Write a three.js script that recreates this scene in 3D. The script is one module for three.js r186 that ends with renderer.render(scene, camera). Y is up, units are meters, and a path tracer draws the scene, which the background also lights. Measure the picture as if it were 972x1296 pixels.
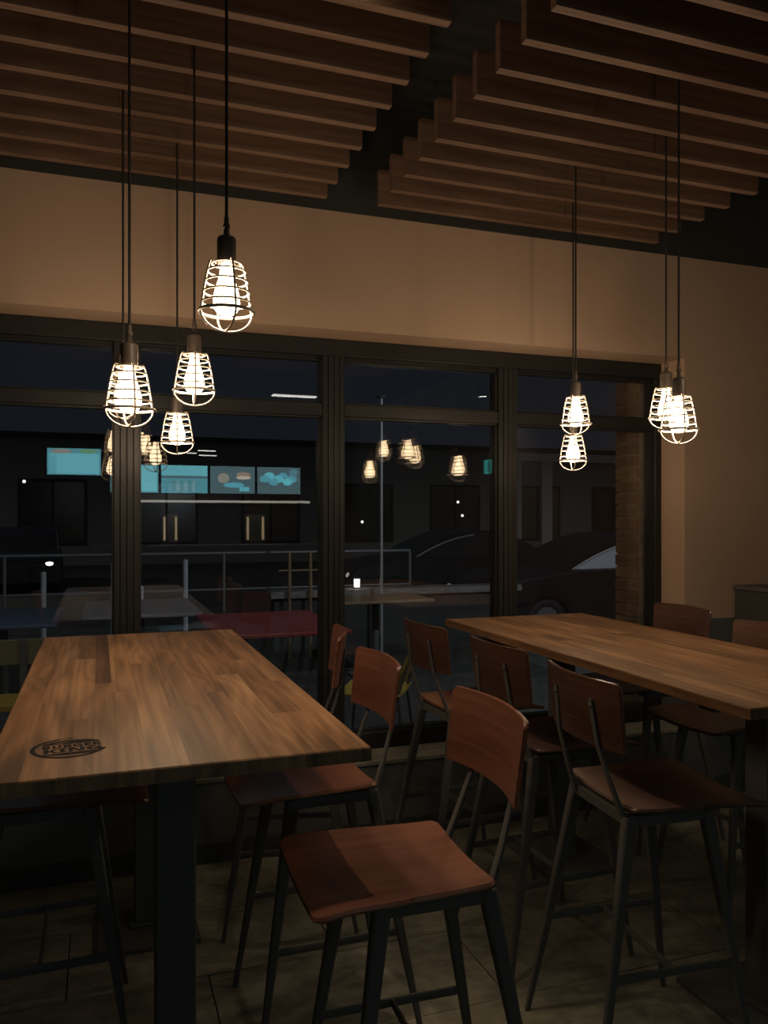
import * as THREE from 'three';
import { RoundedBoxGeometry } from 'three/addons/geometries/RoundedBoxGeometry.js';
import { mergeGeometries, mergeVertices, toCreasedNormals } from 'three/addons/utils/BufferGeometryUtils.js';
import { ConvexGeometry } from 'three/addons/geometries/ConvexGeometry.js';
import { RectAreaLightUniformsLib } from 'three/addons/lights/RectAreaLightUniformsLib.js';

// ---------------------------------------------------------------- camera, sky, exposure
const scene = new THREE.Scene();
const renderer = new THREE.WebGLRenderer({ antialias: true });
renderer.toneMapping = THREE.LinearToneMapping;
renderer.toneMappingExposure = 0.315;
renderer.shadowMap.enabled = true;
RectAreaLightUniformsLib.init();
const W = 972, H = 1296, EYE = 1.55, YAW = THREE.MathUtils.degToRad(19.5);
const camera = new THREE.PerspectiveCamera(2 * Math.atan(H / 2 / 1019) * 180 / Math.PI, W / H, 0.05, 200);
camera.position.set(0, EYE, 0);
camera.lookAt(Math.sin(YAW), EYE, -Math.cos(YAW));
camera.setViewOffset(W, H, 0, -7, W, H);
scene.add(camera);
scene.background = new THREE.Color().setRGB(0.026, 0.031, 0.042);     // overcast city night
const BULB_COLOR = new THREE.Color().setRGB(1.0, 0.745, 0.50);
const BULB_CANDELA = 1.0;

// ---------------------------------------------------------------- helpers
const PI = Math.PI;
let seed = 7;
const rnd = () => { seed = (seed * 1664525 + 1013904223) >>> 0; return seed / 4294967296; };
const rr = (a, b) => a + (b - a) * rnd();
const V = (x, y, z) => new THREE.Vector3(x, y, z);
const lin = (r, g, b) => new THREE.Color().setRGB(r, g, b);
const used = {};
function numbered(n) { const k = used[n] = (used[n] ?? -1) + 1; return k ? `${n}_${String(k).padStart(3, '0')}` : n; }
function shade(o) { o.traverse(c => { if (c.isMesh) { c.castShadow = true; c.receiveShadow = true; } }); return o; }
function thing(name, label, category, pos = [0, 0, 0], turn = 0, group) {
  const o = new THREE.Group(); o.name = numbered(name); o.position.set(...pos); o.rotation.y = turn;
  o.userData = { label, category }; if (group) o.userData.group = group; scene.add(o); return o;
}
function struct(name, parts = null, material = null, label) {
  const o = parts ? new THREE.Mesh(Array.isArray(parts) ? mergeGeometries(parts.map(plain)) : parts, material) : new THREE.Group();
  o.name = numbered(name); o.userData = { kind: 'structure' }; if (label) o.userData.label = label; scene.add(o); return shade(o);
}
function plain(g) { const h = g.index ? g.toNonIndexed() : g.clone(); for (const k of Object.keys(h.attributes)) if (!['position', 'normal', 'uv'].includes(k)) h.deleteAttribute(k); return h; }
function part(name, geos, material, parent, label) {
  const g = Array.isArray(geos) ? (geos.length > 1 ? mergeGeometries(geos.map(plain)) : geos[0]) : geos;
  const m = new THREE.Mesh(g, material); m.name = name; if (label) m.userData.label = label;
  parent.add(m); return shade(m);
}
function box(w, h, d, x = 0, y = 0, z = 0, r = 0, seg = 1) {
  const g = r ? new RoundedBoxGeometry(w, h, d, seg, r) : new THREE.BoxGeometry(w, h, d);
  return metreUV(g.translate(x, y, z));
}
function span(x0, x1, y0, y1, z0, z1, r = 0) { return box(x1 - x0, y1 - y0, z1 - z0, (x0 + x1) / 2, (y0 + y1) / 2, (z0 + z1) / 2, r); }
function metreUV(g) {                       // uv in metres from the dominant axis of each normal
  const p = g.attributes.position, n = g.attributes.normal, uv = new Float32Array(p.count * 2);
  for (let i = 0; i < p.count; i++) {
    const ax = Math.abs(n.getX(i)), ay = Math.abs(n.getY(i)), az = Math.abs(n.getZ(i));
    const [u, v] = ax > ay && ax > az ? [p.getZ(i), p.getY(i)] : ay > az ? [p.getX(i), p.getZ(i)] : [p.getX(i), p.getY(i)];
    uv[2 * i] = u; uv[2 * i + 1] = v;
  }
  g.setAttribute('uv', new THREE.BufferAttribute(uv, 2)); return g;
}
function rod(a, b, r, seg = 8, r2 = r) {
  const d = b.clone().sub(a), g = new THREE.CylinderGeometry(r2, r, d.length(), seg);
  g.applyQuaternion(new THREE.Quaternion().setFromUnitVectors(V(0, 1, 0), d.clone().normalize()));
  return g.translate(...a.clone().add(b).multiplyScalar(0.5).toArray());
}
// a bar of chamfered rectangular section through stations [point, width, depth]; 'across' is the direction of the width
function bar(stations, across) {
  const ring = [], pos = [], idx = [];
  const c = 0.28, prof = [[-1, -1 + c], [-1 + c, -1], [1 - c, -1], [1, -1 + c], [1, 1 - c], [1 - c, 1], [-1 + c, 1], [-1, 1 - c]];
  stations.forEach(([p, w, d], i) => {
    const q = stations[Math.min(i + 1, stations.length - 1)][0].clone().sub(stations[Math.max(i - 1, 0)][0]).normalize();
    const a = across.clone().addScaledVector(q, -across.dot(q)).normalize(), b = q.clone().cross(a);
    for (const [s, t] of prof) { const v = p.clone().addScaledVector(a, s * w / 2).addScaledVector(b, t * d / 2); pos.push(v.x, v.y, v.z); }
  });
  const n = prof.length;
  for (let i = 0; i < stations.length - 1; i++) for (let k = 0; k < n; k++) {
    const a = i * n + k, b = i * n + (k + 1) % n; idx.push(a, b, a + n, b, b + n, a + n);
  }
  const e = (stations.length - 1) * n;
  for (let k = 1; k < n - 1; k++) { idx.push(0, k + 1, k); idx.push(e, e + k, e + k + 1); }
  const g = new THREE.BufferGeometry(); g.setAttribute('position', new THREE.Float32BufferAttribute(pos, 3)); g.setIndex(idx);
  return metreUV(toCreasedNormals(g, 0.6));
}
// a bent sheet with rounded corners: mid(u,v) gives [x,y,z] of the middle surface, u,v in -1..1
function sheet(nu, nv, mid, t) {
  const P = [], idx = [], uv = [], N = (nu + 1) * (nv + 1);
  const at = (u, v) => V(...mid(u, v));
  const pts = [], nor = [];
  for (let j = 0; j <= nv; j++) for (let i = 0; i <= nu; i++) {
    const u = i / nu * 2 - 1, v = j / nv * 2 - 1, e = 1e-3;
    const a = at(Math.min(1, u + e), v).sub(at(Math.max(-1, u - e), v)), b = at(u, Math.min(1, v + e)).sub(at(u, Math.max(-1, v - e)));
    pts.push(at(u, v)); nor.push(b.cross(a).normalize());
  }
  const put = (p) => { P.push(p.x, p.y, p.z); return P.length / 3 - 1; };
  pts.forEach((p, i) => put(p.clone().addScaledVector(nor[i], t / 2)));
  pts.forEach((p, i) => put(p.clone().addScaledVector(nor[i], -t / 2)));
  for (let j = 0; j < nv; j++) for (let i = 0; i < nu; i++) {
    const a = j * (nu + 1) + i, b = a + 1, c = a + nu + 1, d = c + 1;
    idx.push(a, c, b, b, c, d); idx.push(N + a, N + b, N + c, N + b, N + d, N + c);
  }
  const loop = [];
  for (let i = 0; i < nu; i++) loop.push(i);
  for (let j = 0; j < nv; j++) loop.push(j * (nu + 1) + nu);
  for (let i = nu; i > 0; i--) loop.push(nv * (nu + 1) + i);
  for (let j = nv; j > 0; j--) loop.push(j * (nu + 1));
  const cen = pts.reduce((s, p) => s.add(p), V(0, 0, 0)).multiplyScalar(1 / pts.length);
  const rim = loop.map(k => { const o = pts[k].clone().sub(cen); o.addScaledVector(nor[k], -o.dot(nor[k])).normalize(); return put(pts[k].clone().addScaledVector(o, t * 0.35)); });
  for (let k = 0; k < loop.length; k++) {
    const l = (k + 1) % loop.length, a = loop[k], b = loop[l], m = rim[k], n = rim[l];
    idx.push(a, b, m, b, n, m); idx.push(m, n, N + a, n, N + b, N + a);
  }
  const g = new THREE.BufferGeometry(); g.setAttribute('position', new THREE.Float32BufferAttribute(P, 3)); g.setIndex(idx);
  return metreUV(toCreasedNormals(g, 0.9));
}
const lathe = (pts, seg = 20) => new THREE.LatheGeometry(pts.map(([r, y]) => new THREE.Vector2(r, y)), seg);

// ---- noise and computed textures
const hash = (x, y, s) => { let h = Math.imul(x, 374761393) ^ Math.imul(y, 668265263) ^ Math.imul(s, 2147483647); h = Math.imul(h ^ (h >>> 13), 1274126177); return ((h ^ (h >>> 16)) >>> 0) / 4294967296; };
function noise(x, y, s, px, py) {          // value noise that repeats after px, py cells
  const x0 = Math.floor(x), y0 = Math.floor(y), fx = x - x0, fy = y - y0, u = fx * fx * (3 - 2 * fx), v = fy * fy * (3 - 2 * fy);
  const m = (a, p) => ((a % p) + p) % p, h = (a, b) => hash(m(a, px), m(b, py), s);
  return (h(x0, y0) * (1 - u) + h(x0 + 1, y0) * u) * (1 - v) + (h(x0, y0 + 1) * (1 - u) + h(x0 + 1, y0 + 1) * u) * v;
}
function texture(w, h, fn, srgb, sizeU, sizeV) {
  const d = new Uint8Array(w * h * 4);
  for (let y = 0; y < h; y++) for (let x = 0; x < w; x++) {
    const c = fn(x / w, y / h);
    for (let k = 0; k < 3; k++) d[(y * w + x) * 4 + k] = Math.max(0, Math.min(255, 255 * c[k])) | 0;
    d[(y * w + x) * 4 + 3] = 255;
  }
  const t = new THREE.DataTexture(d, w, h); t.wrapS = t.wrapT = THREE.RepeatWrapping; t.magFilter = THREE.LinearFilter; t.minFilter = THREE.LinearFilter;
  if (srgb) t.colorSpace = THREE.SRGBColorSpace; t.repeat.set(1 / sizeU, 1 / sizeV); t.needsUpdate = true; return t;
}
// wood grain that runs along v; across .25 m, along 2 m
function grain(s, contrast) {
  return texture(256, 1024, (u, v) => {
    const warp = noise(u * 3, v * 6, s, 3, 6) * 0.5 + noise(u * 6, v * 14, s + 9, 6, 14) * 0.16;
    const rings = 0.5 + 0.5 * Math.sin((u * 5 + warp * 3.6) * 6.283);
    const fine = noise(u * 110, v * 10, s + 1, 110, 10), mid = noise(u * 26, v * 5, s + 2, 26, 5), blot = noise(u * 4, v * 7, s + 3, 4, 7);
    const k = 1 + contrast * (0.16 * (rings - 0.5) + 0.20 * (fine - 0.5) + 0.30 * (mid - 0.5) + 0.42 * (blot - 0.5));
    return [0.80 * k, 0.78 * k * (0.97 + 0.05 * mid), 0.75 * k * (0.94 + 0.08 * mid)];
  }, true, 0.25, 2);
}
const grains = [grain(11, 0.75), grain(37, 0.7), grain(71, 0.85)];
const plyGrain = grain(90, 0.45);
const turned = t => { const c = t.clone(); c.rotation = Math.PI / 2; c.needsUpdate = true; return c; };
const mottled = texture(256, 256, (u, v) => {
  const k = 0.62 + 0.22 * noise(u * 6, v * 14, 5, 6, 14) + 0.12 * noise(u * 14, v * 60, 6, 14, 60) + 0.14 * noise(u * 40, v * 40, 8, 40, 40); return [k, k * 0.99, k * 0.95];
}, true, 0.9, 0.9);
const plasterBump = texture(256, 256, (u, v) => { const k = 0.5 * noise(u * 50, v * 50, 21, 50, 50) + 0.5 * noise(u * 110, v * 110, 22, 110, 110); return [k, k, k]; }, false, 0.5, 0.5);
const smear = texture(128, 128, (u, v) => { const k = 0.55 + 0.5 * noise(u * 5, v * 5, 31, 5, 5) + 0.25 * noise(u * 17, v * 17, 33, 17, 17); return [k, k, k]; }, false, 0.6, 0.6);

// ---- materials (linear base colours)
const std = (c, roughness, extra = {}) => new THREE.MeshStandardMaterial({ color: c, roughness, ...extra });
const phy = (c, roughness, extra = {}) => new THREE.MeshPhysicalMaterial({ color: c, roughness, ...extra });
const M = {
  plaster: std(lin(0.46, 0.325, 0.235), 0.85, { bumpMap: plasterBump, bumpScale: 0.0006 }),
  blackPaint: std(lin(0.055, 0.058, 0.055), 0.7),
  ceiling: std(lin(0.022, 0.023, 0.023), 0.8),
  band: std(lin(0.034, 0.036, 0.034), 0.7),
  dado: std(lin(0.12, 0.125, 0.12), 0.6),
  frame: phy(lin(0.025, 0.0245, 0.0235), 0.36, { specularIntensity: 0.45 }),
  steel: phy(lin(0.11, 0.11, 0.108), 0.55, { specularIntensity: 0.5 }),
  socket: std(lin(0.075, 0.057, 0.046), 0.5),
  wire: std(lin(0.48, 0.43, 0.37), 0.42, { metalness: 0.3 }),
  cord: std(lin(0.014, 0.014, 0.014), 0.85),
  sill: std(lin(0.30, 0.29, 0.25), 0.6, { map: mottled }),
  grout: std(lin(0.05, 0.05, 0.045), 0.95),
  slat: std(lin(0.29, 0.185, 0.145), 0.6, { map: turned(plyGrain) }),
  ply: phy(lin(0.33, 0.132, 0.088), 0.3, { map: turned(plyGrain), clearcoat: 0.8, clearcoatRoughness: 0.38 }),
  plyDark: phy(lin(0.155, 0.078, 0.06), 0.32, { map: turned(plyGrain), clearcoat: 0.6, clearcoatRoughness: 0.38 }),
  plyLitSeat: phy(lin(0.34, 0.17, 0.09), 0.4, { map: turned(plyGrain), clearcoat: 0.2, clearcoatRoughness: 0.3 }),  // paler ply copy: the lit look of one seat put into its colour
  glass: phy(lin(0.93, 0.94, 0.95), 0.0, { transmission: 1, thickness: 0, ior: 1.68 }),
  ink: std(lin(0.018, 0.017, 0.017), 0.6),
};
const WOODS = [];
for (const g of grains) for (const c of [[0.45, 0.262, 0.147], [0.39, 0.222, 0.122], [0.50, 0.298, 0.17]])
  WOODS.push(phy(lin(...c), 0.42, { map: g, roughnessMap: null, clearcoat: 0.12, clearcoatRoughness: 0.35 }));
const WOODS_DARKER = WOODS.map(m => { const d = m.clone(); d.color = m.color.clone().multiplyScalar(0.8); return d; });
const WOOD_DARK = phy(lin(0.20, 0.105, 0.06), 0.42, { map: grains[0], clearcoat: 0.12, clearcoatRoughness: 0.35 });
const tileMats = [[0.33, 0.335, 0.29], [0.29, 0.295, 0.255], [0.37, 0.372, 0.32]].map(c => std(lin(...c), 0.5, { map: mottled }));

// ---------------------------------------------------------------- the room
const ZW = -3.67, ZG = -3.918, LINTEL = 2.44, TOP = 3.0, CEIL = 3.55, SILL = 0.378;
const XL = -4.2, XR = 4.75, ZB = 8.6, WX0 = -1.86, WX1 = 3.076;
struct('floor', [span(XL - 0.2, XR + 0.2, -0.2, -0.012, ZW - 0.3, ZB + 0.2)], M.grout);
{
  const f = scene.getObjectByName('floor'), tw = 0.9, td = 0.45;
  const g = box(tw - 0.004, 0.012, td - 0.004, 0, -0.006, 0, 0.002);
  let r = 0;
  for (let z = ZW + td / 2; z < -0.3; z += td, r++) for (let x = -1.9 + (r % 2) * 0.45; x < 4.6; x += tw) {
    if (x + tw / 2 > XR || (x < -0.8 && z > -1.4)) continue;
    const m = part('tile', g, tileMats[Math.floor(rnd() * 3)], f); m.position.set(x, rr(-0.0012, 0.0008), z); m.rotation.y = rnd() < 0.5 ? Math.PI : 0;
  }
  const rest = [];
  for (const [a, b, c, d] of [[XL, -1.9 - 0.45, ZW, ZB], [-2.35, XR, -0.07, ZB]]) rest.push(span(a, b, -0.012, -0.002, c, d));
  const m = part('tile', rest, tileMats[0], f); m.userData.kind = 'stuff';
}
// window wall: plaster above and beside the opening, dado and plinth below, black band above
struct('wall_front', [span(XL, XR, LINTEL, TOP, ZW - 0.33, ZW), span(WX1, XR, 0.98, LINTEL, ZW - 0.33, ZW), span(XL, WX0, 0.98, LINTEL, ZW - 0.33, ZW)], M.plaster);
struct('wall_front_upper', [span(XL, XR, TOP, CEIL + 0.1, ZW - 0.33, ZW)], M.band);
struct('wall_front_plinth', [span(WX0, WX1, 0, SILL - 0.02, ZW - 0.33, ZW)], M.dado);
struct('wall_front_dado', [span(WX1, XR, 0, 0.98, ZW - 0.33, ZW + 0.004), span(XL, WX0, 0, 0.98, ZW - 0.33, ZW + 0.004)], M.dado);
struct('trim_1', [span(WX0, WX1, SILL - 0.02, SILL, ZW - 0.34, ZW + 0.008, 0.004)], M.sill, 'pale stone window sill on the low plinth');
struct('baseboard_front', [span(XL, XR, 0, 0.09, ZW, ZW + 0.012, 0.003)], M.blackPaint);
struct('wall_right', [span(XR, XR + 0.2, 0, CEIL + 0.1, ZW - 0.33, ZB + 0.2)], M.plaster);
struct('wall_left', [span(XL - 0.2, XL, 0, CEIL + 0.1, ZW - 0.33, ZB + 0.2)], M.plaster);
struct('wall_back', [span(XL, XR, 0, CEIL + 0.1, ZB, ZB + 0.2)], M.blackPaint);
struct('ceiling', [span(XL - 0.2, XR + 0.2, CEIL, CEIL + 0.2, ZW - 0.33, ZB + 0.2)], M.ceiling);

// window: one dark aluminium frame with double panes
const POSTS = [-0.86, 0.12, 1.103, 2.078];
{
  const w = struct('window_1'); w.userData.label = 'wide dark framed window band with transoms and double glass';
  const zc = ZG, d = 0.11, z0 = zc - d / 2, z1 = zc + d / 2;
  part('frame_head', [span(WX0, WX1, LINTEL - 0.085, LINTEL, z0, z1, 0.006), span(WX0, WX1, LINTEL - 0.10, LINTEL - 0.085, zc - 0.02, zc + 0.02)], M.frame, w);
  part('frame_foot', [span(WX0, WX1, SILL, SILL + 0.085, z0, z1, 0.006)], M.frame, w);
  part('frame_side', [span(WX1 - 0.045, WX1, SILL + 0.085, LINTEL - 0.085, z0, z1, 0.006)], M.frame, w);
  part('frame_side', [span(WX0, WX0 + 0.07, SILL + 0.085, LINTEL - 0.085, z0, z1, 0.006)], M.frame, w);
  for (const x of POSTS) {
    const s = [];
    for (const [a, b, t] of [[-0.056, -0.030, 0], [-0.028, -0.001, 0.004], [0.001, 0.028, 0.004], [0.030, 0.056, 0]]) s.push(span(x + a, x + b, SILL + 0.085, LINTEL - 0.085, z0, z1 + t, 0.003));
    s.push(span(x - 0.055, x + 0.055, SILL + 0.085, LINTEL - 0.085, z0 + 0.005, z1 - 0.008));
    part('mullion', s, M.frame, w);
  }
  const edges = [WX0 + 0.07, ...POSTS.flatMap(x => [x - 0.056, x + 0.056]), WX1 - 0.045];
  for (let i = 0; i < edges.length; i += 2) {
    const a = edges[i], b = edges[i + 1];
    part('transom', [span(a, b, 2.055, 2.12, z0, z1 - 0.006, 0.005)], M.frame, w);
    for (const [y0, y1] of [[SILL + 0.085, 2.055], [2.12, LINTEL - 0.10]]) {
      part('gasket', [span(a, a + 0.008, y0, y1, zc - 0.022, zc + 0.03), span(b - 0.008, b, y0, y1, zc - 0.022, zc + 0.03), span(a, b, y0, y0 + 0.008, zc - 0.022, zc + 0.03), span(a, b, y1 - 0.008, y1, zc - 0.022, zc + 0.03)], M.frame, w);
      for (const z of [zc + 0.012, zc - 0.012]) {
        const g = new THREE.PlaneGeometry(b - a - 0.012, y1 - y0 - 0.012); g.translate((a + b) / 2, (y0 + y1) / 2, z);
        part('pane', g, M.glass, w);
      }
    }
  }
}
// brick return outside the last bay, each brick laid
{
  const brickM = [[0.30, 0.18, 0.10], [0.26, 0.15, 0.085], [0.34, 0.21, 0.12]].map(c => std(lin(...c), 0.85, { map: mottled }));
  const w = struct('wall_brick_return', [span(3.03, 3.30, 0.2, LINTEL + 0.5, -4.225, ZW - 0.335)], M.sill);
  const gs = [0.215, 0.1].map(l => box(0.016, 0.063, l, 0, 0, 0, 0.003));
  let row = 0;
  for (let y = 0.24; y < LINTEL + 0.4; y += 0.075, row++) {
    for (const [z, k] of row % 2 ? [[-4.116, 0]] : [[-4.0585, 1], [-4.1735, 1]]) {
      const m = part('brick', gs[k], brickM[Math.floor(rnd() * 3)], w); m.position.set(3.024 + rr(-0.002, 0.002), y, z);
    }
  }
}

// ---------------------------------------------------------------- slatted ceiling panels
function slatPanel(xc, label) {
  const t = thing('slatted_ceiling_panel', label, 'slat panel', [xc, TOP, 0]);
  const len = 1.56, g = span(-len / 2, len / 2, 0, 0.16, -0.0165, 0.0165, 0.002);
  for (let k = 0; k < 22; k++) { const m = part('slat', g, M.slat, t); m.position.z = -3.53 + 0.17 * k; }
  for (const x of [-0.55, 0.55]) {
    part('carrier_rail', [span(x - 0.02, x + 0.02, 0.16, 0.2, -3.6, 0.1)], M.blackPaint, t);
    const h = []; for (let z = -3.4; z < 0.1; z += 0.85) h.push(rod(V(x, 0.2, z), V(x, CEIL - TOP, z), 0.006, 6));
    part('hanger_rod', h, M.blackPaint, t);
  }
}
slatPanel(0.194, 'ceiling panel of hanging wooden slats above the table with the printed emblem');
slatPanel(2.0, 'ceiling panel of hanging wooden slats above the plain table by the cabinet');

// ---------------------------------------------------------------- tables
// one stave of a top: a board whose outer top edges (flags w, e, n, s) are eased; grain along z
function staveGeometry(x0, x1, y0, y1, z0, z1, w, e, n, s) {
  const c = 0.003, p = [];
  for (const x of [x0, x1]) for (const z of [z0, z1]) {
    p.push(V(x, y0, z), V(x, y1 - c, z), V(x + (x === x0 ? w * c : -e * c), y1, z + (z === z0 ? n * c : -s * c)));
  }
  const g = new ConvexGeometry(p), q = g.attributes.position, m = g.attributes.normal, uv = new Float32Array(q.count * 2);
  for (let i = 0; i < q.count; i++) { const end = Math.abs(m.getZ(i)) > 0.75; uv[2 * i] = q.getX(i) + (end ? 0 : q.getY(i)); uv[2 * i + 1] = end ? q.getY(i) * 3 : q.getZ(i); }
  g.setAttribute('uv', new THREE.BufferAttribute(uv, 2)); return g;
}
function buildTable(label, x0, x1, withLogo) {
  const xc = (x0 + x1) / 2, z0 = -3.635, z1 = -1.665, hw = (x1 - x0) / 2, T = 0.031, y = 1.05;
  const t = thing('high_table', label, 'table', [xc, 0, 0], 0, 'long wooden high tables');
  const cols = withLogo ? [0, .072, .14, .205, .252, .312, .39, .47, .55, .632, .712, .777] : [0, .07, .148, .21, .29, .352, .43, .50, .575, .64, .71, .777];
  const breaks = [[.9], [1.3], [.6, 1.5], [1.06], [1.2], [.75], [1.45], [.5, 1.3], [1.05], [.8, 1.6], [1.2]];
  for (let i = 0; i < cols.length - 1; i++) {
    const zs = [z0, ...breaks[i].map(b => z0 + b + (withLogo ? 0 : 0.2)), z1];
    for (let k = 0; k < zs.length - 1; k++) {
      const g = staveGeometry(cols[i] - hw + 0.00005, cols[i + 1] - hw - 0.00005, y - T, y, zs[k] + 0.00005, zs[k + 1] - 0.00005, i === 0, i === cols.length - 2, k === 0, k === zs.length - 2);
      const du = rnd(), dv = rnd() * 2, uv = g.attributes.uv; for (let n = 0; n < uv.count; n++) uv.setXY(n, uv.getX(n) + du, uv.getY(n) + dv);
      const dark = withLogo && i === 3 && k === 0;
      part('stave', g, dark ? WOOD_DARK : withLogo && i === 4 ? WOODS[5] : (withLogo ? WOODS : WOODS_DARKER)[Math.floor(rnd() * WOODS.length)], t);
    }
  }
  part('under_frame', [span(-0.3, 0.3, y - T - 0.04, y - T - 0.0005, -3.42, -3.36), span(-0.3, 0.3, y - T - 0.04, y - T - 0.0005, -1.96, -1.90), span(-0.05, 0.05, y - T - 0.04, y - T - 0.0005, -3.36, -1.96)], M.steel, t);
  for (const z of [-2.0, -3.2]) {
    const c = part('column', [box(0.092, y - T - 0.06, 0.092, 0, (y - T - 0.04) / 2 + 0.0, z, 0.006)], M.steel, t);
    part('base_plate', [box(0.36, 0.02, 0.42, 0, 0.01, z, 0.005), box(0.13, 0.012, 0.13, 0, 0.026, z, 0.004)], M.steel, t);
  }
  if (withLogo) {
    // round emblem burned into the wood: two bun halves, two words, a crescent
    const S = 0.172, cx = -0.060 - xc, cz = -1.878;
    const c = document.createElement('canvas'); c.width = c.height = 512; const k = c.getContext('2d');
    k.fillStyle = '#000'; k.fillRect(0, 0, 512, 512); k.strokeStyle = k.fillStyle = '#fff';
    k.lineCap = 'round';
    k.lineWidth = 30; k.beginPath(); k.arc(256, 256, 222, PI * 0.13, PI * 1.40); k.stroke();         // open crescent round the bun
    k.lineWidth = 14; k.beginPath(); k.arc(256, 256, 226, PI * 1.40, PI * 1.56); k.stroke();
    k.beginPath(); k.ellipse(268, 166, 178, 92, 0, PI, 2 * PI); k.closePath(); k.fill();                       // upper bun
    k.fillStyle = '#000'; k.beginPath(); k.ellipse(214, 128, 58, 11, -0.32, 0, 7); k.fill(); k.fillStyle = '#fff'; // its sheen
    k.beginPath(); k.ellipse(268, 374, 172, 56, 0, 0, PI); k.closePath(); k.fill();                             // lower bun
    k.save(); k.translate(270, 0); k.textAlign = 'center'; k.textBaseline = 'middle';
    k.font = 'bold 92px sans-serif'; const wb = k.measureText('BURGER').width; k.save(); k.translate(0, 218); k.scale(366 / wb, 1); k.fillText('BURGER', 0, 0); k.lineWidth = 3; k.strokeText('BURGER', 0, 0); k.restore();
    k.font = 'bold 124px sans-serif'; const wk = k.measureText('KING').width; k.save(); k.translate(4, 312); k.scale(364 / wk, 1); k.fillText('KING', 0, 0); k.lineWidth = 5; k.strokeText('KING', 0, 0); k.restore();
    k.restore();
    const tx = new THREE.CanvasTexture(c);
    const ink = new THREE.MeshStandardMaterial({ color: lin(0.012, 0.011, 0.011), roughness: 1, alphaMap: tx, transparent: true });
    const g = new THREE.PlaneGeometry(S, S); g.rotateX(-Math.PI / 2); g.rotateY(0.06); g.translate(cx, y + 0.0006, cz);
    part('printed_emblem', g, ink, t, 'black round emblem reading BURGER KING printed on the tabletop');
  }
  return t;
}
buildTable('long wooden high table with a black round emblem printed near its corner', -0.216, 0.561, true);
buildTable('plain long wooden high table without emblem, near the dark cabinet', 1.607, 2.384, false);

// ---------------------------------------------------------------- bar stools
function makeStool(seatMat, backMat = seatMat) {
  const t = new THREE.Group();
  const hx = 0.205, rc = 0.028;
  const seat = (u, w) => {
    const v = Math.sin(w * PI / 2);
    const hz = 0.203 + 0.013 * u, z = v * hz, over = Math.max(0, Math.abs(z) - (hz - rc)), ex = hx - (rc - Math.sqrt(Math.max(0, rc * rc - over * over))), x = u * ex;
    const front = Math.max(0, (x - 0.10) / 0.11), back = Math.max(0, (-x - 0.12) / 0.09);
    return [x, 0.737 + 0.013 * (z / hz) ** 2 - 0.010 * front * front + 0.004 * back * back, z];
  };
  part('seat', sheet(28, 32, seat, 0.012), seatMat, t);
  const back = (u, w) => {
    const v = Math.sin(w * PI / 2);
    const zz = v * 0.205, rt = 0.02, hgt = 0.19, yTop = hgt - (Math.abs(zz) > 0.205 - rt ? rt - Math.sqrt(Math.max(0, rt * rt - (Math.abs(zz) - 0.205 + rt) ** 2)) : 0) * 0.8;
    const f = (u + 1) / 2, yy = f * yTop;
    return [-0.28 - 0.12 * yy + 0.036 * (zz / 0.205) ** 2, 0.913 + yy, zz * (0.97 + 0.03 * f)];
  };
  part('backrest', sheet(12, 32, back, 0.011), backMat, t);
  // frame under the seat
  const fx0 = -0.20, fx1 = 0.045, fz = 0.145, fy = 0.712;
  const fr = [];
  for (const s of [-1, 1]) fr.push(span(fx0, fx1, fy - 0.016, fy + 0.016, s * fz - 0.012, s * fz + 0.012, 0.003));
  for (const x of [fx0, fx1]) fr.push(span(x - 0.011, x + 0.011, fy - 0.016, fy + 0.016, -fz, fz, 0.003));
  part('seat_frame', fr, M.steel, t);
  const feet = {};
  for (const s of [-1, 1]) for (const f of [0, 1]) {
    const top = V(f ? fx1 : fx0, 0.722, s * fz), foot = V(f ? 0.155 : -0.335, 0.0, s * 0.215);
    feet[`${s}${f}`] = [top, foot];
    part('leg', bar([[foot, 0.015, 0.013], [foot.clone().lerp(top, 0.5), 0.027, 0.022], [top, 0.038, 0.031]], V(1, 0, 0)), M.steel, t);
  }
  for (const s of [-1, 1]) {
    const a = feet[`${s}0`], b = feet[`${s}1`], k = 0.42, p = a[1].clone().lerp(a[0], k), q = b[1].clone().lerp(b[0], k);
    part('side_stretcher', bar([[p, 0.022, 0.009], [q, 0.022, 0.009]], V(0, 1, 0)), M.steel, t);
  }
  { const k = 0.42, m = s => { const a = feet[`${s}0`], b = feet[`${s}1`]; return a[1].clone().lerp(a[0], k).add(b[1].clone().lerp(b[0], k)).multiplyScalar(0.5); };
    part('cross_stretcher', bar([[m(-1), 0.022, 0.009], [m(1), 0.022, 0.009]], V(0, 1, 0)), M.steel, t); }
  for (const s of [-1, 1]) {
    const z = s * 0.105, pts = [[V(fx0 - 0.006, 0.70, s * 0.135), 0.024, 0.014], [V(-0.242, 0.80, s * 0.128), 0.021, 0.010], [V(-0.279, 0.915, z + s * 0.008), 0.020, 0.006], [V(-0.2885, 0.985, z), 0.020, 0.005], [V(-0.296, 1.045, z - s * 0.004), 0.018, 0.005]];
    const p = part('back_support', bar(pts, V(0, 0, 1)), M.steel, t);
    const bolt = new THREE.SphereGeometry(0.0075, 10, 6); bolt.scale(0.5, 1, 1); bolt.translate(-0.297, 1.028, z - s * 0.003);
    part('bolt', bolt, M.steel, p);
  }
  return t;
}
const stools = { brown: makeStool(M.ply), dark: makeStool(M.plyDark), pale: makeStool(M.plyLitSeat, M.plyDark) };
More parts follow.
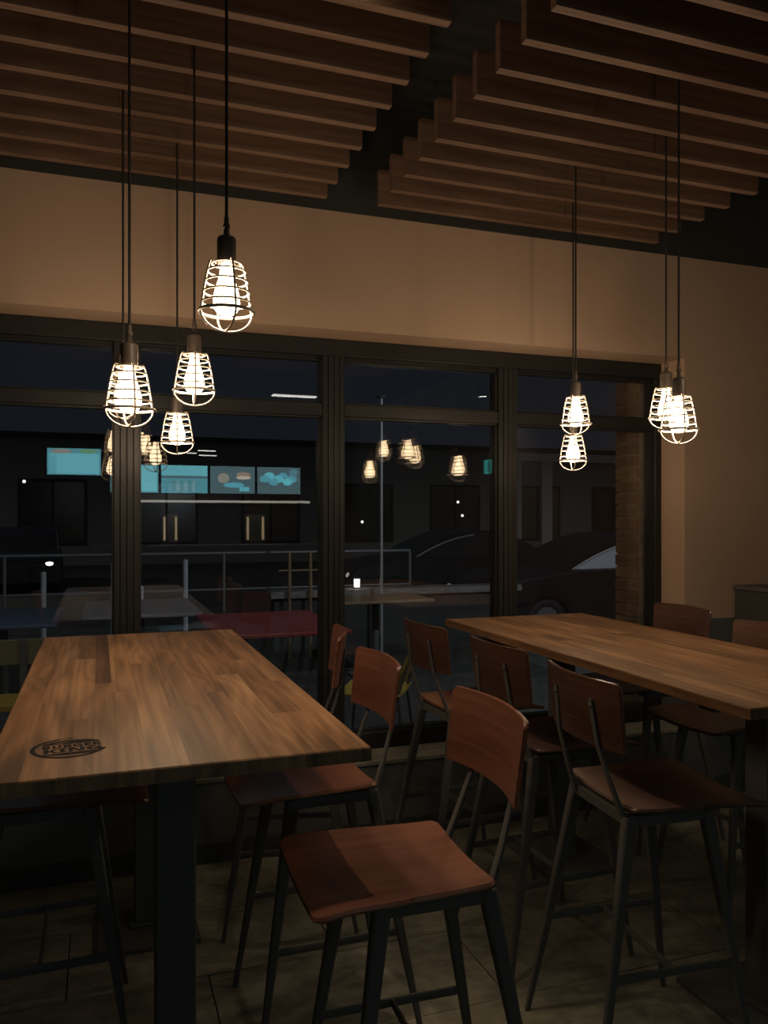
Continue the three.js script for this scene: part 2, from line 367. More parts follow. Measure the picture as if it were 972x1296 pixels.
function placeStool(x, z, turn, label, group, kind = group === g2 ? 'dark' : 'brown') {
  const s = stools[kind].clone(); s.name = numbered('bar_stool'); s.position.set(x, 0, z); s.rotation.y = turn;
  s.userData = { label, category: 'stool', group }; scene.add(s);
}
const g1 = 'bar stools at the emblem table', g2 = 'bar stools at the plain table';
placeStool(0.62, -1.765, PI - 0.04, 'brown plywood bar stool in front, its seat half shaded beside the emblem table corner', g1);
placeStool(0.58, -2.46, PI, 'brown bar stool tucked under the emblem table, directly behind the foremost stool', g1);
placeStool(0.63, -3.14, PI - 0.24, 'turned bar stool closest to the window on the lamp-lit side of the emblem table', g1);
placeStool(-0.07, -2.6, 0, 'shadowed bar stool tucked in on the far left side of the emblem table', g1);
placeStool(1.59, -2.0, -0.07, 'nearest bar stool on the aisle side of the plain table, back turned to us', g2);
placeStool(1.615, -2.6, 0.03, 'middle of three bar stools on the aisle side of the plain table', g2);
placeStool(1.575, -3.2, 0.06, 'bar stool with its seat coloured paler as if lit, closest to the window on the plain table aisle side', g2, 'pale');
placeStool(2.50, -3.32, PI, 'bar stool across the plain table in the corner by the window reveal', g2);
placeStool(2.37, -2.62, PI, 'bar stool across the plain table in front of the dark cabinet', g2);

// ---------------------------------------------------------------- pendant lamps
function makePendant() {
  const t = new THREE.Group();                       // origin at the wide ring of the cage
  const R = 0.064, wr = 0.0027;
  part('socket', lathe([[0, 0.198], [0.006, 0.198], [0.0075, 0.181], [0.0195, 0.176], [0.0225, 0.170], [0.0225, 0.118], [0.0205, 0.1175], [0.0205, 0.112], [0, 0.112]], 24), M.socket, t);
  part('strain_relief', lathe([[0, 0.226], [0.0045, 0.226], [0.006, 0.220], [0.0055, 0.212], [0.0085, 0.204], [0.0085, 0.197], [0, 0.197]], 14), M.socket, t);
  const cage = new THREE.Group(); cage.name = 'cage'; t.add(cage);
  const rib = y => 0.036 + (R - 0.002 - 0.036) * Math.pow((0.118 - y) / 0.118, 0.6);       // radius of the cage at height y above the ring
  for (const y of [0.113, 0.095, 0.071, 0.046, 0.021]) part('ring', new THREE.TorusGeometry(y > 0.11 ? 0.034 : rib(y) - 0.002, wr * 0.9, 6, 36).rotateX(PI / 2).translate(0, y, 0), M.wire, cage);
  part('ring', mergeGeometries([new THREE.TorusGeometry(R, wr * 1.5, 6, 40), ]).rotateX(PI / 2), M.wire, cage);
  for (let k = 0; k < 4; k++) {
    const a = k * PI / 2 + 0.5, c = [];
    c.push(V(0.024, 0.111, 0), V(0.033, 0.1195, 0), V(0.039, 0.117, 0));
    for (let i = 1; i <= 8; i++) { const y = 0.109 * (1 - i / 8); c.push(V(rib(y), y, 0)); }
    const g = new THREE.TubeGeometry(new THREE.CatmullRomCurve3(c), 30, wr, 6).rotateY(a);
    part('rib', g, M.wire, cage);
  }
  for (let k = 0; k < 2; k++) {
    const c = []; for (let i = 0; i <= 14; i++) { const th = PI * i / 14; c.push(V(-Math.cos(th) * (R - 0.001), -Math.sin(th) * 0.047, 0)); }
    part('bottom_arc', new THREE.TubeGeometry(new THREE.CatmullRomCurve3(c), 30, wr, 6).rotateY(k * PI / 2 + 0.5).translate(0, k * 0.004, 0), M.wire, cage);
  }
  const bulbM = new THREE.MeshStandardMaterial({ color: lin(0.9, 0.8, 0.6), roughness: 0.2, emissive: lin(1, 0.72, 0.42), emissiveIntensity: 42 });
  part('bulb', lathe([[0, -0.010], [0.012, -0.0085], [0.022, -0.003], [0.029, 0.008], [0.0315, 0.022], [0.0305, 0.036], [0.026, 0.054], [0.019, 0.076], [0.0145, 0.096], [0.0135, 0.112]], 24), bulbM, t);
  return t;
}
const pendant = makePendant();
function placePendant(x, y, z, label, group, spin) {
  const p = pendant.clone(); p.name = numbered('pendant_lamp'); p.position.set(x, y, z); p.rotation.y = spin;
  p.userData = { label, category: 'pendant lamp', group };
  const cord = part('cord', rod(V(0, 0.221, 0), V(0, CEIL - y, 0), 0.0039, 8), M.cord, p);
  const l = new THREE.PointLight(BULB_COLOR, BULB_CANDELA, 0, 2); l.position.set(0, 0.03, 0); l.castShadow = true; l.name = 'lamp_light'; p.add(l);
  scene.add(p);
}
const h1 = 'caged pendant lamps over the emblem table', h2 = 'caged pendant lamps over the plain table';
placePendant(0.284, 2.035, -1.915, 'highest and largest looking caged pendant lamp, hung nearest over the emblem table', h1, -0.3);
placePendant(0.077, 1.839, -2.255, 'caged pendant lamp on the far left, hiding another lamp behind it', h1, -0.3);
placePendant(0.284, 1.950, -2.595, 'caged pendant lamp in the middle of the emblem table cluster, above the small low lamp', h1, -0.55);
placePendant(0.079, 1.938, -2.935, 'caged pendant lamp half hidden behind the far left lamp', h1, 0.5);
placePendant(0.292, 1.847, -3.275, 'lowest and smallest looking caged pendant lamp of the emblem table cluster', h1, -0.59);
placePendant(2.095, 2.035, -1.915, 'caged pendant lamp over the near end of the plain table, beyond the picture edge', h2, 0.2);
placePendant(1.866, 1.849, -2.255, 'larger of two overlapping caged pendant lamps before the wall by the window reveal', h2, -0.86);
placePendant(2.087, 1.939, -2.595, 'caged pendant lamp overlapped by the larger one before the wall by the reveal', h2, 0.4);
placePendant(1.898, 1.944, -2.935, 'caged pendant lamp in front of the window transom, directly above another one', h2, 0.1);
placePendant(2.104, 1.819, -3.275, 'lowest caged pendant lamp over the plain table, directly beneath another in front of glass', h2, -0.9);

// small spot in the slats, above the aisle edge of the emblem table
{
  const t = thing('slat_spotlight', 'small black spotlight tucked between two slats above the emblem table', 'spotlight', [0.66, 3.09, -2.085]);
  part('can', lathe([[0, 0.12], [0.03, 0.12], [0.034, 0.11], [0.034, 0], [0.028, 0], [0.028, 0.02], [0, 0.02]], 18), M.blackPaint, t);
  part('stem', [rod(V(0, 0.12, 0), V(0, CEIL - 3.09, 0), 0.006)], M.blackPaint, t);
  part('lens', [new THREE.CylinderGeometry(0.026, 0.026, 0.008, 18).translate(0, 0.012, 0)], new THREE.MeshStandardMaterial({ color: 0x888888, emissive: lin(1, 0.78, 0.52), emissiveIntensity: 60 }), t);
  const l = new THREE.SpotLight(lin(1, 0.76, 0.5), 8, 0, 0.36, 0.7, 2); l.position.set(0, -0.004, 0); l.target.position.set(0.06, -2.35, 0.27); l.castShadow = true; t.add(l); t.add(l.target);
}

// ---------------------------------------------------------------- cabinet against the wall
{
  const t = thing('waste_cabinet', 'dark tall waste cabinet standing against the wall beside the window', 'cabinet', [3.968, 0, -3.42]);
  part('body', [span(-0.555, 0.555, 0.06, 1.142, -0.235, 0.21, 0.004)], M.blackPaint, t);
  part('worktop', [span(-0.565, 0.565, 1.142, 1.167, -0.237, 0.225, 0.005)], M.steel, t);
  part('plinth', [span(-0.53, 0.53, 0, 0.06, -0.2, 0.18)], M.blackPaint, t);
  for (const x of [-0.275, 0.275]) { const d = part('door', [span(x - 0.265, x + 0.265, 0.08, 0.86, 0.21, 0.228, 0.004)], M.steel, t); part('handle', [rod(V(x + 0.2, 0.6, 0.25), V(x + 0.2, 0.75, 0.25), 0.006)], M.frame, d); part('flap', [span(x - 0.2, x + 0.2, 0.9, 1.1, 0.205, 0.222, 0.004)], M.steel, t); }
}

// ---------------------------------------------------------------- behind the camera: service area (seen mirrored in the glass)
function screenTexture(kind) {
  const c = document.createElement('canvas'); c.width = 256; c.height = 160; const k = c.getContext('2d');
  k.fillStyle = '#2a8796'; k.fillRect(0, 0, 256, 160);
  const blob = (x, y, w, h, col) => { k.fillStyle = col; k.beginPath(); k.ellipse(x, y, w, h, 0, 0, 7); k.fill(); };
  if (kind === 0) { k.fillStyle = '#57b4c0'; k.fillRect(8, 30, 240, 122); blob(60, 16, 46, 12, '#4d8a3a'); blob(190, 18, 50, 14, '#8a7668'); k.fillStyle = '#3f9fae'; k.fillRect(212, 40, 36, 112); }
  if (kind === 1) { k.fillStyle = '#164a55'; k.fillRect(120, 0, 136, 160); k.fillStyle = '#63c0cc'; k.fillRect(8, 8, 104, 144); }
  if (kind === 2) { k.fillStyle = '#54b3c1'; k.fillRect(0, 0, 256, 60); k.fillStyle = '#123a44'; k.fillRect(0, 60, 256, 14); for (let i = 0; i < 6; i++) { k.fillStyle = i % 2 ? '#2f6f7b' : '#6d8f96'; k.fillRect(70 + i * 22, 90, 14, 60); } }
  if (kind === 3) { k.fillStyle = '#0f2f38'; k.fillRect(0, 0, 256, 160); blob(66, 50, 40, 18, '#9a6a4a'); blob(66, 66, 44, 10, '#c9b49a'); blob(180, 70, 34, 30, '#8c7a66'); blob(120, 110, 60, 16, '#3aa0b0'); k.fillStyle = '#42aebc'; k.fillRect(30, 120, 60, 26); }
  if (kind === 4) { k.fillStyle = '#0d2730'; k.fillRect(0, 0, 256, 160); for (let i = 0; i < 7; i++) blob(50 + i * 27, 70 + 20 * Math.sin(i * 2.1), 30, 22, i % 2 ? '#4dc0cf' : '#2f93a3'); blob(40, 30, 26, 22, '#2d7280'); }
  const t = new THREE.CanvasTexture(c); t.colorSpace = THREE.SRGBColorSpace; return t;
}
function menuScreen(x, y, z, w, h, kind, label) {
  const t = thing('menu_screen', label, 'screen', [x, y, z], 0, 'menu screens in the service area');
  part('case', [box(w + 0.03, h + 0.03, 0.05, 0, 0, 0.03, 0.006)], M.blackPaint, t);
  const g = new THREE.PlaneGeometry(w, h).rotateY(PI).translate(0, 0, 0.003);
  const tx = screenTexture(kind);
  part('screen', g, new THREE.MeshStandardMaterial({ color: 0x111111, roughness: 0.4, emissive: 0xffffff, emissiveMap: tx, emissiveIntensity: 13 }), t);
  part('bracket', [rod(V(0, h / 2, 0.035), V(0, CEIL - y, 0.035), 0.015)], M.blackPaint, t);
  const l = new THREE.RectAreaLight(lin(0.5, 0.78, 0.82), 2.5, w, h); l.position.set(0, 0, -0.004); l.lookAt(t.position.clone().add(V(0, 0, -1))); l.position.set(0, 0, -0.004); l.rotation.set(0, 0, 0); t.add(l);
}
menuScreen(-0.37, 2.44, 5.9, 0.80, 0.42, 0, 'single cyan menu screen hung ahead of the others, mirrored in the end pane');
menuScreen(0.62, 2.27, 7.7, 0.85, 0.52, 1, 'menu screen with one bright tall panel, first of the row over the counter');
menuScreen(1.52, 2.27, 7.7, 0.85, 0.52, 2, 'menu screen with a bright cyan band, second of the row over the counter');
menuScreen(2.42, 2.27, 7.7, 0.85, 0.52, 3, 'dark menu screen with food pictures, third of the row over the counter');
menuScreen(3.32, 2.27, 7.7, 0.85, 0.52, 4, 'menu screen with pale blue splashes, last of the row over the counter');
{
  const t = thing('serving_counter', 'long serving counter mirrored in the window glass under the menu screens', 'counter', [1.9, 0, 6.9]);
  part('body', [span(-2.0, 2.0, 0.08, 1.02, -0.3, 0.3, 0.005)], std(lin(0.22, 0.2, 0.17), 0.6), t);
  part('worktop', [span(-2.03, 2.03, 1.02, 1.06, -0.34, 0.34, 0.006)], std(lin(0.35, 0.33, 0.3), 0.35), t);
  part('plinth', [span(-1.95, 1.95, 0, 0.08, -0.25, 0.28)], M.blackPaint, t);
  const hood = thing('kitchen_hood', 'steel kitchen hood with a bright light strip behind the serving counter', 'hood', [2.2, 1.6, 8.2]);
  part('canopy', [span(-1.9, 1.9, 0.28, 0.7, -0.3, 0.38, 0.01)], std(lin(0.5, 0.5, 0.48), 0.35, { metalness: 0.8 }), hood);
  part('light_strip', [span(-1.8, 1.8, 0.24, 0.28, -0.28, -0.18)], new THREE.MeshStandardMaterial({ color: 0x222222, emissive: lin(1, 0.93, 0.8), emissiveIntensity: 6 }), hood);
  const l = new THREE.RectAreaLight(lin(1, 0.9, 0.75), 5, 3.6, 0.1); l.position.set(0, 0.235, -0.23); l.rotation.x = -PI / 2; hood.add(l);
  for (const [x, w, lab] of [[-0.9, 0.3, 'lower lit warming cabinet behind the serving counter'], [0.75, 0.42, 'wider lit warming cabinet behind the serving counter']]) {
    const c = thing('warming_cabinet', lab, 'food warmer', [2.2 + x, 1.06, 8.38]);
    part('case', [span(-w / 2, w / 2, -1.06, 0.55, -0.17, 0.17, 0.006)], std(lin(0.4, 0.4, 0.38), 0.35, { metalness: 0.7 }), c);
    for (const s of [-1, 1]) part('lit_tube', [span(s * w * 0.36 - 0.02, s * w * 0.36 + 0.02, 0.05, 0.5, -0.185, -0.17)], new THREE.MeshStandardMaterial({ color: 0x222222, emissive: lin(1, 0.75, 0.42), emissiveIntensity: 5 }), c);
  }
}
function striplight(x, y, z, w, label) {
  const t = thing('strip_light', label, 'ceiling light', [x, y, z], 0, 'white strip lights over the service area');
  part('housing', [box(w, 0.05, 0.09, 0, 0.03, 0, 0.006)], M.blackPaint, t);
  part('diffuser', [box(w - 0.02, 0.012, 0.075, 0, 0, 0, 0.003)], new THREE.MeshStandardMaterial({ color: 0x888888, emissive: lin(1, 0.97, 0.9), emissiveIntensity: 16 }), t);
  part('hanger_rod', [rod(V(-w / 3, 0.05, 0), V(-w / 3, CEIL - y, 0), 0.004), rod(V(w / 3, 0.05, 0), V(w / 3, CEIL - y, 0), 0.004)], M.blackPaint, t);
  const l = new THREE.RectAreaLight(lin(1, 0.95, 0.86), 14, w, 0.075); l.position.set(0, -0.008, 0); l.rotation.x = -PI / 2; t.add(l);
}
striplight(1.45, 2.68, 6.6, 0.34, 'white strip light hung first over the counter front');
striplight(1.72, 2.68, 6.0, 0.30, 'white strip light hung second, nearer the dining tables');
striplight(1.9, 2.7, 7.3, 0.34, 'white strip light hung deepest over the counter');
striplight(2.2, 3.0, 1.58, 0.55, 'long white strip light over the aisle behind the tables');
function downlight(x, z, label) {
  const t = thing('downlight', label, 'ceiling light', [x, 3.0, z], 0, 'round downlights over the aisle');
  part('can', lathe([[0.0, 0.16], [0.055, 0.16], [0.06, 0.15], [0.06, 0], [0.05, 0], [0.05, 0.02], [0, 0.02]], 20), M.blackPaint, t);
  part('stem', [rod(V(0, 0.16, 0), V(0, CEIL - 3.0, 0), 0.008)], M.blackPaint, t);
  part('lens', [new THREE.CylinderGeometry(0.048, 0.048, 0.01, 20).translate(0, 0.012, 0)], new THREE.MeshStandardMaterial({ color: 0x888888, emissive: lin(1, 0.96, 0.88), emissiveIntensity: 60 }), t);
  const l = new THREE.SpotLight(lin(1, 0.97, 0.92), 2.2, 0, 1.15, 0.7, 2); l.position.set(0, -0.005, 0); l.target.position.set(0, -3, 0); l.castShadow = true; t.add(l); t.add(l.target);
}
downlight(4.35, 0.9, 'round white downlight mirrored at the top of the third window bay');
downlight(1.2, 2.2, 'round white downlight over the aisle before the strip light');
downlight(-1.2, 1.6, 'round white downlight by the blank side wall');
{
  const t = thing('exit_sign', 'small green lit exit sign with a running figure on the side wall', 'sign', [XR - 0.03, 2.2, 1.35]);
  part('case', [box(0.04, 0.2, 0.4, 0, 0, 0, 0.005)], M.blackPaint, t);
  const c = document.createElement('canvas'); c.width = 128; c.height = 64; const k = c.getContext('2d');
  k.fillStyle = '#2fb7a6'; k.fillRect(0, 0, 128, 64); k.fillStyle = '#06302c'; k.fillRect(78, 10, 26, 44); k.strokeStyle = '#06302c'; k.lineWidth = 6; k.beginPath(); k.arc(44, 14, 5, 0, 7); k.moveTo(44, 22); k.lineTo(38, 38); k.lineTo(50, 46); k.moveTo(38, 38); k.lineTo(26, 50); k.moveTo(28, 28); k.lineTo(56, 28); k.stroke();
  const tx = new THREE.CanvasTexture(c); tx.colorSpace = THREE.SRGBColorSpace;
  part('lit_face', new THREE.PlaneGeometry(0.38, 0.18).rotateY(-PI / 2).translate(-0.022, 0, 0), new THREE.MeshStandardMaterial({ color: 0x111111, emissive: 0xffffff, emissiveMap: tx, emissiveIntensity: 5 }), t);
  const l = new THREE.RectAreaLight(lin(0.1, 0.5, 0.42), 3, 0.38, 0.18); l.position.set(-0.025, 0, 0); l.rotation.y = PI / 2; t.add(l);
}

// ---------------------------------------------------------------- outside
struct('patio_ground', [span(-14, 4.4, -0.25, -0.02, -10.6, -4.02)], std(lin(0.06, 0.06, 0.06), 0.85, { map: mottled }));
struct('road_ground', [span(-40, 60, -0.35, -0.12, -60, -10.6), span(4.4, 30, -0.35, -0.12, -10.6, -4.02)], std(lin(0.16, 0.16, 0.165), 0.85, { map: mottled }));
function patioTable(x, z, w, d, h, col, label, turn = 0) {
  const t = thing('patio_table', label, 'table', [x, -0.02, z], turn, 'patio tables outside the window');
  part('tabletop', [box(w, 0.03, d, 0, h, 0, 0.008)], std(lin(...col), 0.45), t);
  part('pedestal', [rod(V(0, 0.02, 0), V(0, h - 0.015, 0), 0.035, 12)], M.steel, t);
  part('foot_plate', [box(w * 0.5, 0.02, d * 0.5, 0, 0.01, 0, 0.006)], M.steel, t);
}
patioTable(1.22, -6.1, 0.95, 1.3, 0.76, [0.30, 0.05, 0.05], 'dark red patio table outside, just beyond the window');
patioTable(0.35, -7.5, 0.95, 1.3, 0.76, [0.16, 0.17, 0.20], 'grey blue patio table outside behind the thick window post');
patioTable(-0.72, -7.1, 0.85, 1.2, 0.76, [0.12, 0.15, 0.22], 'dim blue patio table outside in the end window bay');
patioTable(2.6, -7.6, 1.0, 0.7, 0.76, [0.26, 0.17, 0.10], 'brown wooden patio table outside, beyond the stool backs');
function patioChair(x, z, turn, label) {
  const t = thing('patio_chair', label, 'chair', [x, -0.02, z], turn, 'yellow patio chairs');
  const y = std(lin(0.45, 0.33, 0.05), 0.5);
  part('seat', sheet(8, 8, (u, v) => [u * 0.21, 0.44 - 0.01 * (1 - v * v), v * 0.22], 0.012), y, t);
  part('backrest', sheet(6, 10, (u, v) => [-0.21 + 0.03 * v * v - 0.05 * (u + 1), 0.62 + u * 0.12, v * 0.21], 0.01), y, t);
  for (const s of [-1, 1]) { part('leg', rod(V(0.2, 0, s * 0.2), V(0.17, 0.43, s * 0.17), 0.011), M.steel, t); part('leg', rod(V(-0.24, 0, s * 0.2), V(-0.19, 0.43, s * 0.17), 0.011), M.steel, t); part('back_post', rod(V(-0.19, 0.43, s * 0.17), V(-0.27, 0.7, s * 0.17), 0.01), M.steel, t); }
}
patioChair(1.72, -5.05, 2.6, 'yellow patio chair outside, glimpsed between the stool backs');
{
  const t = thing('patio_bench', 'yellow edged patio bench outside the end window bay', 'bench', [-0.95, -0.02, -5.4]);
  part('seat', [box(1.3, 0.04, 0.36, 0, 0.44, 0, 0.006)], std(lin(0.42, 0.30, 0.05), 0.5), t);
  for (const s of [-1, 1]) part('leg', [box(0.05, 0.42, 0.3, s * 0.5, 0.21, 0, 0.004)], M.steel, t);
  part('backrest', [box(1.3, 0.16, 0.03, 0, 0.72, -0.17, 0.006)], std(lin(0.20, 0.17, 0.08), 0.6), t);
  for (const s of [-1, 1]) part('back_post', [box(0.04, 0.36, 0.03, s * 0.5, 0.62, -0.155, 0.004)], M.steel, t);
}
{
  const t = thing('patio_railing', 'thin grey metal railing along the far patio edge', 'railing', [0, -0.12, -10.75]);
  const g = std(lin(0.30, 0.31, 0.32), 0.4, { metalness: 0.3 });
  part('top_rail', [rod(V(-9, 1.2, 0), V(4.2, 1.2, 0), 0.022)], g, t);
  part('middle_rail', [rod(V(-9, 0.72, 0), V(4.2, 0.72, 0), 0.016)], g, t);
  for (let x = -9; x <= 4.21; x += 1.32) part('post', [rod(V(x, 0, 0), V(x, 1.2, 0), 0.02)], g, t);
}
{
  const t = thing('low_wall', 'low grey capped wall outside, crossing the second and third window bays', 'wall', [3.3, -0.02, -9.0]);
  part('masonry', [span(-1.45, 1.6, 0, 0.66, -0.1, 0.1)], std(lin(0.05, 0.05, 0.05), 0.9), t);
  part('capstone', [span(-1.5, 1.65, 0.66, 0.74, -0.16, 0.16, 0.01)], std(lin(0.30, 0.31, 0.31), 0.6, { map: mottled }), t);
}
function bollard(x, z, h, label) {
  const t = thing('bollard', label, 'bollard', [x, -0.02, z], 0, 'pale posts on the patio');
  part('post', lathe([[0, h], [0.02, h - 0.004], [0.028, h - 0.02], [0.028, 0.02], [0, 0.02]], 14), std(lin(0.6, 0.62, 0.64), 0.45), t);
  part('foot', lathe([[0, 0.025], [0.06, 0.022], [0.065, 0], [0, 0]], 14), M.steel, t);
}
bollard(0.15, -9.4, 1.08, 'pale post outside close to the thick window post');
bollard(0.42, -8.9, 0.85, 'short pale post outside behind the grey blue patio table');
bollard(0.92, -9.3, 1.1, 'tall pale post outside over the grey blue patio table');
bollard(-0.55, -9.2, 1.0, 'pale post outside in the end window bay');
{
  const t = thing('lamp_post', 'slim pale lamp post outside in the third window bay', 'lamp post', [3.05, -0.02, -8.7]);
  part('pole', [rod(V(0, 0.02, 0), V(0, 2.95, 0), 0.019, 12, 0.015)], std(lin(0.5, 0.51, 0.5), 0.4, { metalness: 0.3 }), t);
  part('foot', lathe([[0, 0.03], [0.09, 0.025], [0.1, 0], [0, 0]], 16), M.steel, t);
  part('cap', lathe([[0, 2.98], [0.05, 2.965], [0.055, 2.94], [0.016, 2.93]], 16), M.steel, t);
}
{
  const t = thing('handrail', 'short brass handrail with two upright posts, stand-in for an indoor rail mirrored in the glass', 'railing', [2.0, -0.02, -8.8]);  // built outside in place of an indoor rail reflected by the glass
  const b = std(lin(0.42, 0.30, 0.17), 0.35, { metalness: 0.6 });
  for (const x of [0, 0.24]) part('post', [rod(V(x, 0, 0), V(x, 1.18, 0), 0.02, 10)], b, t);
  part('rail', [rod(V(-0.12, 0.98, 0), V(0.36, 0.98, 0), 0.012, 8)], b, t);
}
function car(x, z, turn, col, label, lampI, glassCol) {
  const t = thing('car', label, 'car', [x, -0.12, z], turn);
  const s = new THREE.Shape(); s.moveTo(-2.1, 0.32); s.lineTo(-2.12, 0.62); s.quadraticCurveTo(-2.1, 0.78, -1.7, 0.84); s.lineTo(-1.0, 0.93); s.lineTo(1.5, 0.95); s.quadraticCurveTo(2.05, 0.93, 2.1, 0.8); s.lineTo(2.12, 0.34); s.lineTo(1.72, 0.28); s.absarc(1.35, 0.3, 0.36, 0, PI, false); s.lineTo(-0.98, 0.28); s.absarc(-1.35, 0.3, 0.36, 0, PI, false); s.lineTo(-2.1, 0.32);
  const paint = phy(lin(...col), 0.4, { clearcoat: 0.3, clearcoatRoughness: 0.2 });
  part('body', [new THREE.ExtrudeGeometry(s, { depth: 1.6, bevelEnabled: true, bevelSize: 0.05, bevelThickness: 0.06, bevelSegments: 2, curveSegments: 10 }).translate(0, 0, -0.8)], paint, t);
  const cab = (o) => { const c = new THREE.Shape(); c.moveTo(-1.05 + o, 0.94 + o * 0.3); c.quadraticCurveTo(-0.4, 1.36 - o, 0.15, 1.42 - o); c.quadraticCurveTo(1.0, 1.42 - o, 1.75 - o * 1.5, 0.94 + o * 0.3); c.lineTo(-1.05 + o, 0.94 + o * 0.3); return c; };
  part('roof', [new THREE.ExtrudeGeometry(cab(0), { depth: 1.36, bevelEnabled: true, bevelSize: 0.03, bevelThickness: 0.08, bevelSegments: 2, curveSegments: 12 }).translate(0, 0, -0.68)], paint, t);
  for (const k of [-1, 1]) part('side_window', [new THREE.ExtrudeGeometry(cab(0.06), { depth: 0.012, bevelEnabled: false, curveSegments: 12 }).translate(0, 0, k * 0.766 - 0.006)], phy(lin(...glassCol), 0.15), t);
  { const c = []; for (let i = 0; i <= 12; i++) { const q = cab(0.06).getPoints(12)[i]; c.push(V(q.x, q.y, 0.79)); } part('window_trim', [new THREE.TubeGeometry(new THREE.CatmullRomCurve3(c), 24, 0.012, 6)], std(lin(0.7, 0.7, 0.7), 0.4), t); }
  for (const x0 of [-1.35, 1.35]) for (const k of [-1, 1]) {
    const w = part('wheel', [new THREE.TorusGeometry(0.24, 0.075, 8, 24).translate(0, 0, 0)], std(lin(0.03, 0.03, 0.03), 0.8), t); w.position.set(x0, 0.315, k * 0.74);
    part('rim', [new THREE.CylinderGeometry(0.18, 0.18, 0.1, 18).rotateX(PI / 2)], std(lin(0.3, 0.3, 0.3), 0.4, { metalness: 0.6 }), w);
  }
  for (const k of [-1, 1]) {
    const l = new THREE.SphereGeometry(0.085, 12, 8); l.scale(0.5, 0.7, 1.3); l.translate(-2.13, 0.66, k * 0.58);
    part('headlight', l, new THREE.MeshStandardMaterial({ color: 0x999999, roughness: 0.2, emissive: lin(1, 0.98, 0.92), emissiveIntensity: lampI }), t);
  }
  return t;
}
car(6.2, -13.9, 0, [0.03, 0.03, 0.035], 'dark parked car outside, seen in the third window bay', 1, [0.05, 0.055, 0.06]);
car(6.9, -10.05, 0, [0.012, 0.012, 0.014], 'dark car outside with a side window coloured pale like mirrored sky, partly behind the brick return', 0.6, [0.66, 0.68, 0.71]);  // pale glass colour stands in for sky reflected in the side window
car(-1.75, -20.8, 1.65, [0.03, 0.03, 0.03], 'dark car outside with lit headlights in the end window bay', 9, [0.04, 0.04, 0.045]);
{
  const t = thing('building', 'dim shop building across the street with faintly lit windows', 'building', [6, -0.12, -30]);
  part('wall', [span(-22, 26, 0, 4.4, -3, 0)], std(lin(0.26, 0.25, 0.24), 0.9), t);
  part('cornice', [span(-22.1, 26.1, 4.4, 4.6, -3, 0.15)], std(lin(0.08, 0.075, 0.07), 0.9), t);
  const lit = [0.008, 0.003, 0.012, 0.004, 0.006, 0.01, 0.003, 0.008, 0.014, 0.004, 0.006, 0.01];
  lit.forEach((e, i) => {
    const x = -20 + i * 3.8, f = part('window_frame', [span(x, x + 2.2, 0.7, 0.8, 0, 0.06), span(x, x + 2.2, 2.9, 3.0, 0, 0.06), span(x, x + 0.08, 0.8, 2.9, 0, 0.06), span(x + 2.12, x + 2.2, 0.8, 2.9, 0, 0.06), span(x + 1.06, x + 1.14, 0.8, 2.9, 0, 0.06)], M.frame, t);
    part('lit_window_pane', [span(x + 0.08, x + 1.06, 0.8, 2.9, 0.01, 0.02), span(x + 1.14, x + 2.12, 0.8, 2.9, 0.01, 0.02)], new THREE.MeshStandardMaterial({ color: 0x111111, roughness: 0.2, emissive: lin(1, 0.82, 0.6), emissiveIntensity: e }), f);
  });
  for (const [x, y] of [[7.8, 2.3], [8.0, 1.75], [3.7, 1.5], [-8.4, 2.9], [-10.5, 2.2]]) part('wall_light', new THREE.SphereGeometry(0.055, 8, 6).translate(x, y, 0.06), new THREE.MeshStandardMaterial({ color: 0x888888, emissive: lin(1, 0.96, 0.88), emissiveIntensity: 5 }), t);
  part('pilaster', [span(11.6, 12.1, 0, 4.1, 0, 0.25), span(10.5, 10.7, 0, 4.1, 0, 0.12)], std(lin(0.6, 0.58, 0.54), 0.8), t);
  part('fascia', [span(9.2, 16, 4.05, 4.38, 0.02, 0.22)], std(lin(0.7, 0.72, 0.74), 0.7), t);
  part('sign_banner', [span(9.75, 10.25, 0.9, 3.5, 0.07, 0.15, 0.01)], std(lin(0.5, 0.03, 0.03), 0.6), t, 'plain red banner');
}
{
  const t = thing('lantern', 'small bright lantern standing on the low grey wall outside', 'lantern', [2.85, 0.72, -9.0]);
  part('base', [box(0.09, 0.012, 0.09, 0, 0.006, 0, 0.002)], M.steel, t);
  part('glowing_glass', [box(0.058, 0.1, 0.058, 0, 0.064, 0, 0.006)], new THREE.MeshStandardMaterial({ color: 0x888888, emissive: lin(1, 0.97, 0.9), emissiveIntensity: 6 }), t);
  part('roof', lathe([[0.05, 0.114], [0.045, 0.122], [0.012, 0.14], [0, 0.142]], 12), M.steel, t);
  const l = new THREE.PointLight(lin(1, 0.95, 0.85), 0.03, 0, 2); l.position.set(0, 0.064, 0); l.castShadow = true; t.add(l);
}
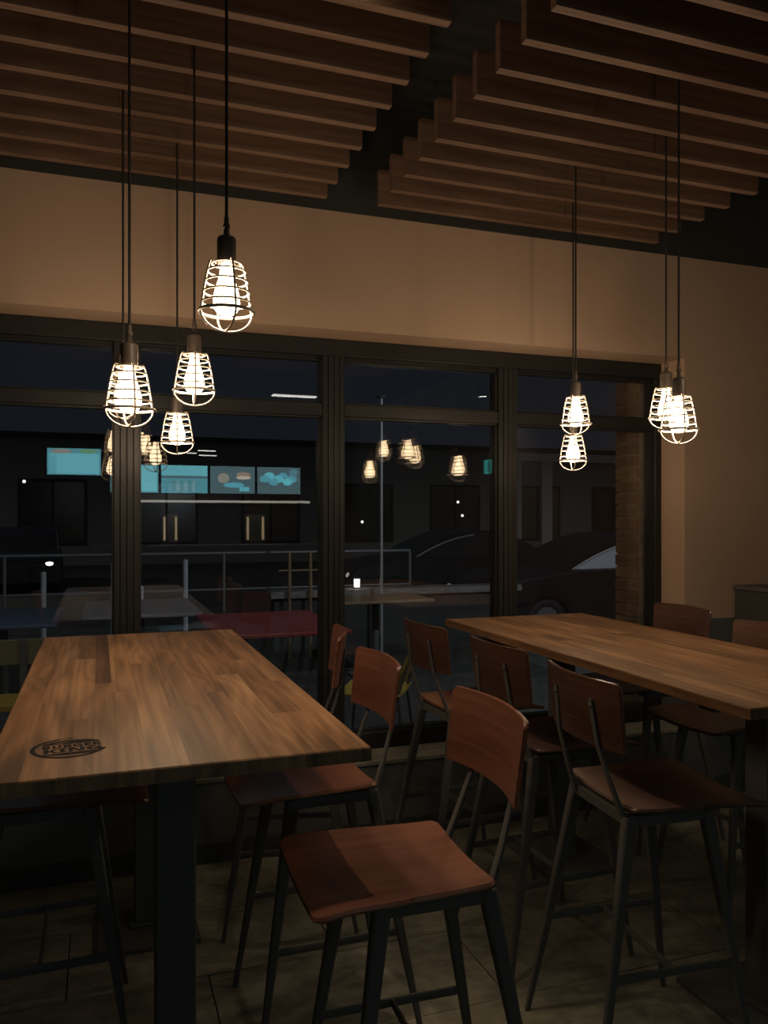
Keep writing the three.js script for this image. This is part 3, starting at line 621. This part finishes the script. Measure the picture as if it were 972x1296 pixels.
for (const [x, lab] of [[-9, 'tall unseen street lamp added beyond the end window bay'], [17, 'tall unseen street lamp added beyond the brick return']]) {
  const t = thing('added_street_lamp', lab, 'added street lamp', [x, -0.12, -16]);  // out of view, added to lift the dark street and building
  part('pole', lathe([[0, 5.4], [0.04, 5.4], [0.07, 0.2], [0.12, 0.18], [0.12, 0], [0, 0]], 14), M.steel, t);
  part('arm', [rod(V(0, 5.3, 0), V(0, 5.55, -1.0), 0.03)], M.steel, t);
  part('head', [box(0.22, 0.08, 0.5, 0, 5.58, -1.15, 0.02)], M.steel, t);
  part('lamp_lens', [box(0.17, 0.02, 0.4, 0, 5.535, -1.15, 0.005)], new THREE.MeshStandardMaterial({ color: 0x888888, emissive: lin(1, 0.93, 0.82), emissiveIntensity: 30 }), t);
  const l = new THREE.SpotLight(lin(1, 0.93, 0.82), 90, 0, 1.35, 0.4, 2); l.position.set(0, 5.5, -1.15); l.target.position.set(0, 0, -2.2); l.castShadow = true; t.add(l); t.add(l.target);
}
// unseen lamps added above the window to brighten the patio and car glass
for (const [x, cd, lab] of [[-1.6, 7, 'added unseen facade lamp above the end window bay'], [1.6, 7, 'added unseen facade lamp above the middle window bays'], [4.9, 45, 'added unseen facade lamp beyond the brick return']]) {
  const t = thing('added_facade_lamp', lab, 'added wall lamp', [x, 3.3, -4.02], 0, 'added facade lamps over the patio');
  part('arm', [rod(V(0, 0, 0.02), V(0, 0.08, -0.5), 0.015)], M.steel, t);
  part('shade', lathe([[0.02, 0.1], [0.05, 0.09], [0.12, 0], [0.115, 0], [0.045, 0.08], [0.02, 0.09]], 18).translate(0, 0, -0.5), M.steel, t);
  part('bulb', new THREE.SphereGeometry(0.035, 12, 8).translate(0, 0.035, -0.5), new THREE.MeshStandardMaterial({ color: 0x888888, emissive: lin(0.85, 0.93, 1), emissiveIntensity: 20 }), t);
  const l = new THREE.SpotLight(lin(0.85, 0.93, 1), cd, 0, 1.2, 0.5, 2); l.position.set(0, -0.01, -0.5); l.target.position.set(0, -3, -3.6); l.castShadow = true; t.add(l); t.add(l.target);
}

renderer.render(scene, camera);
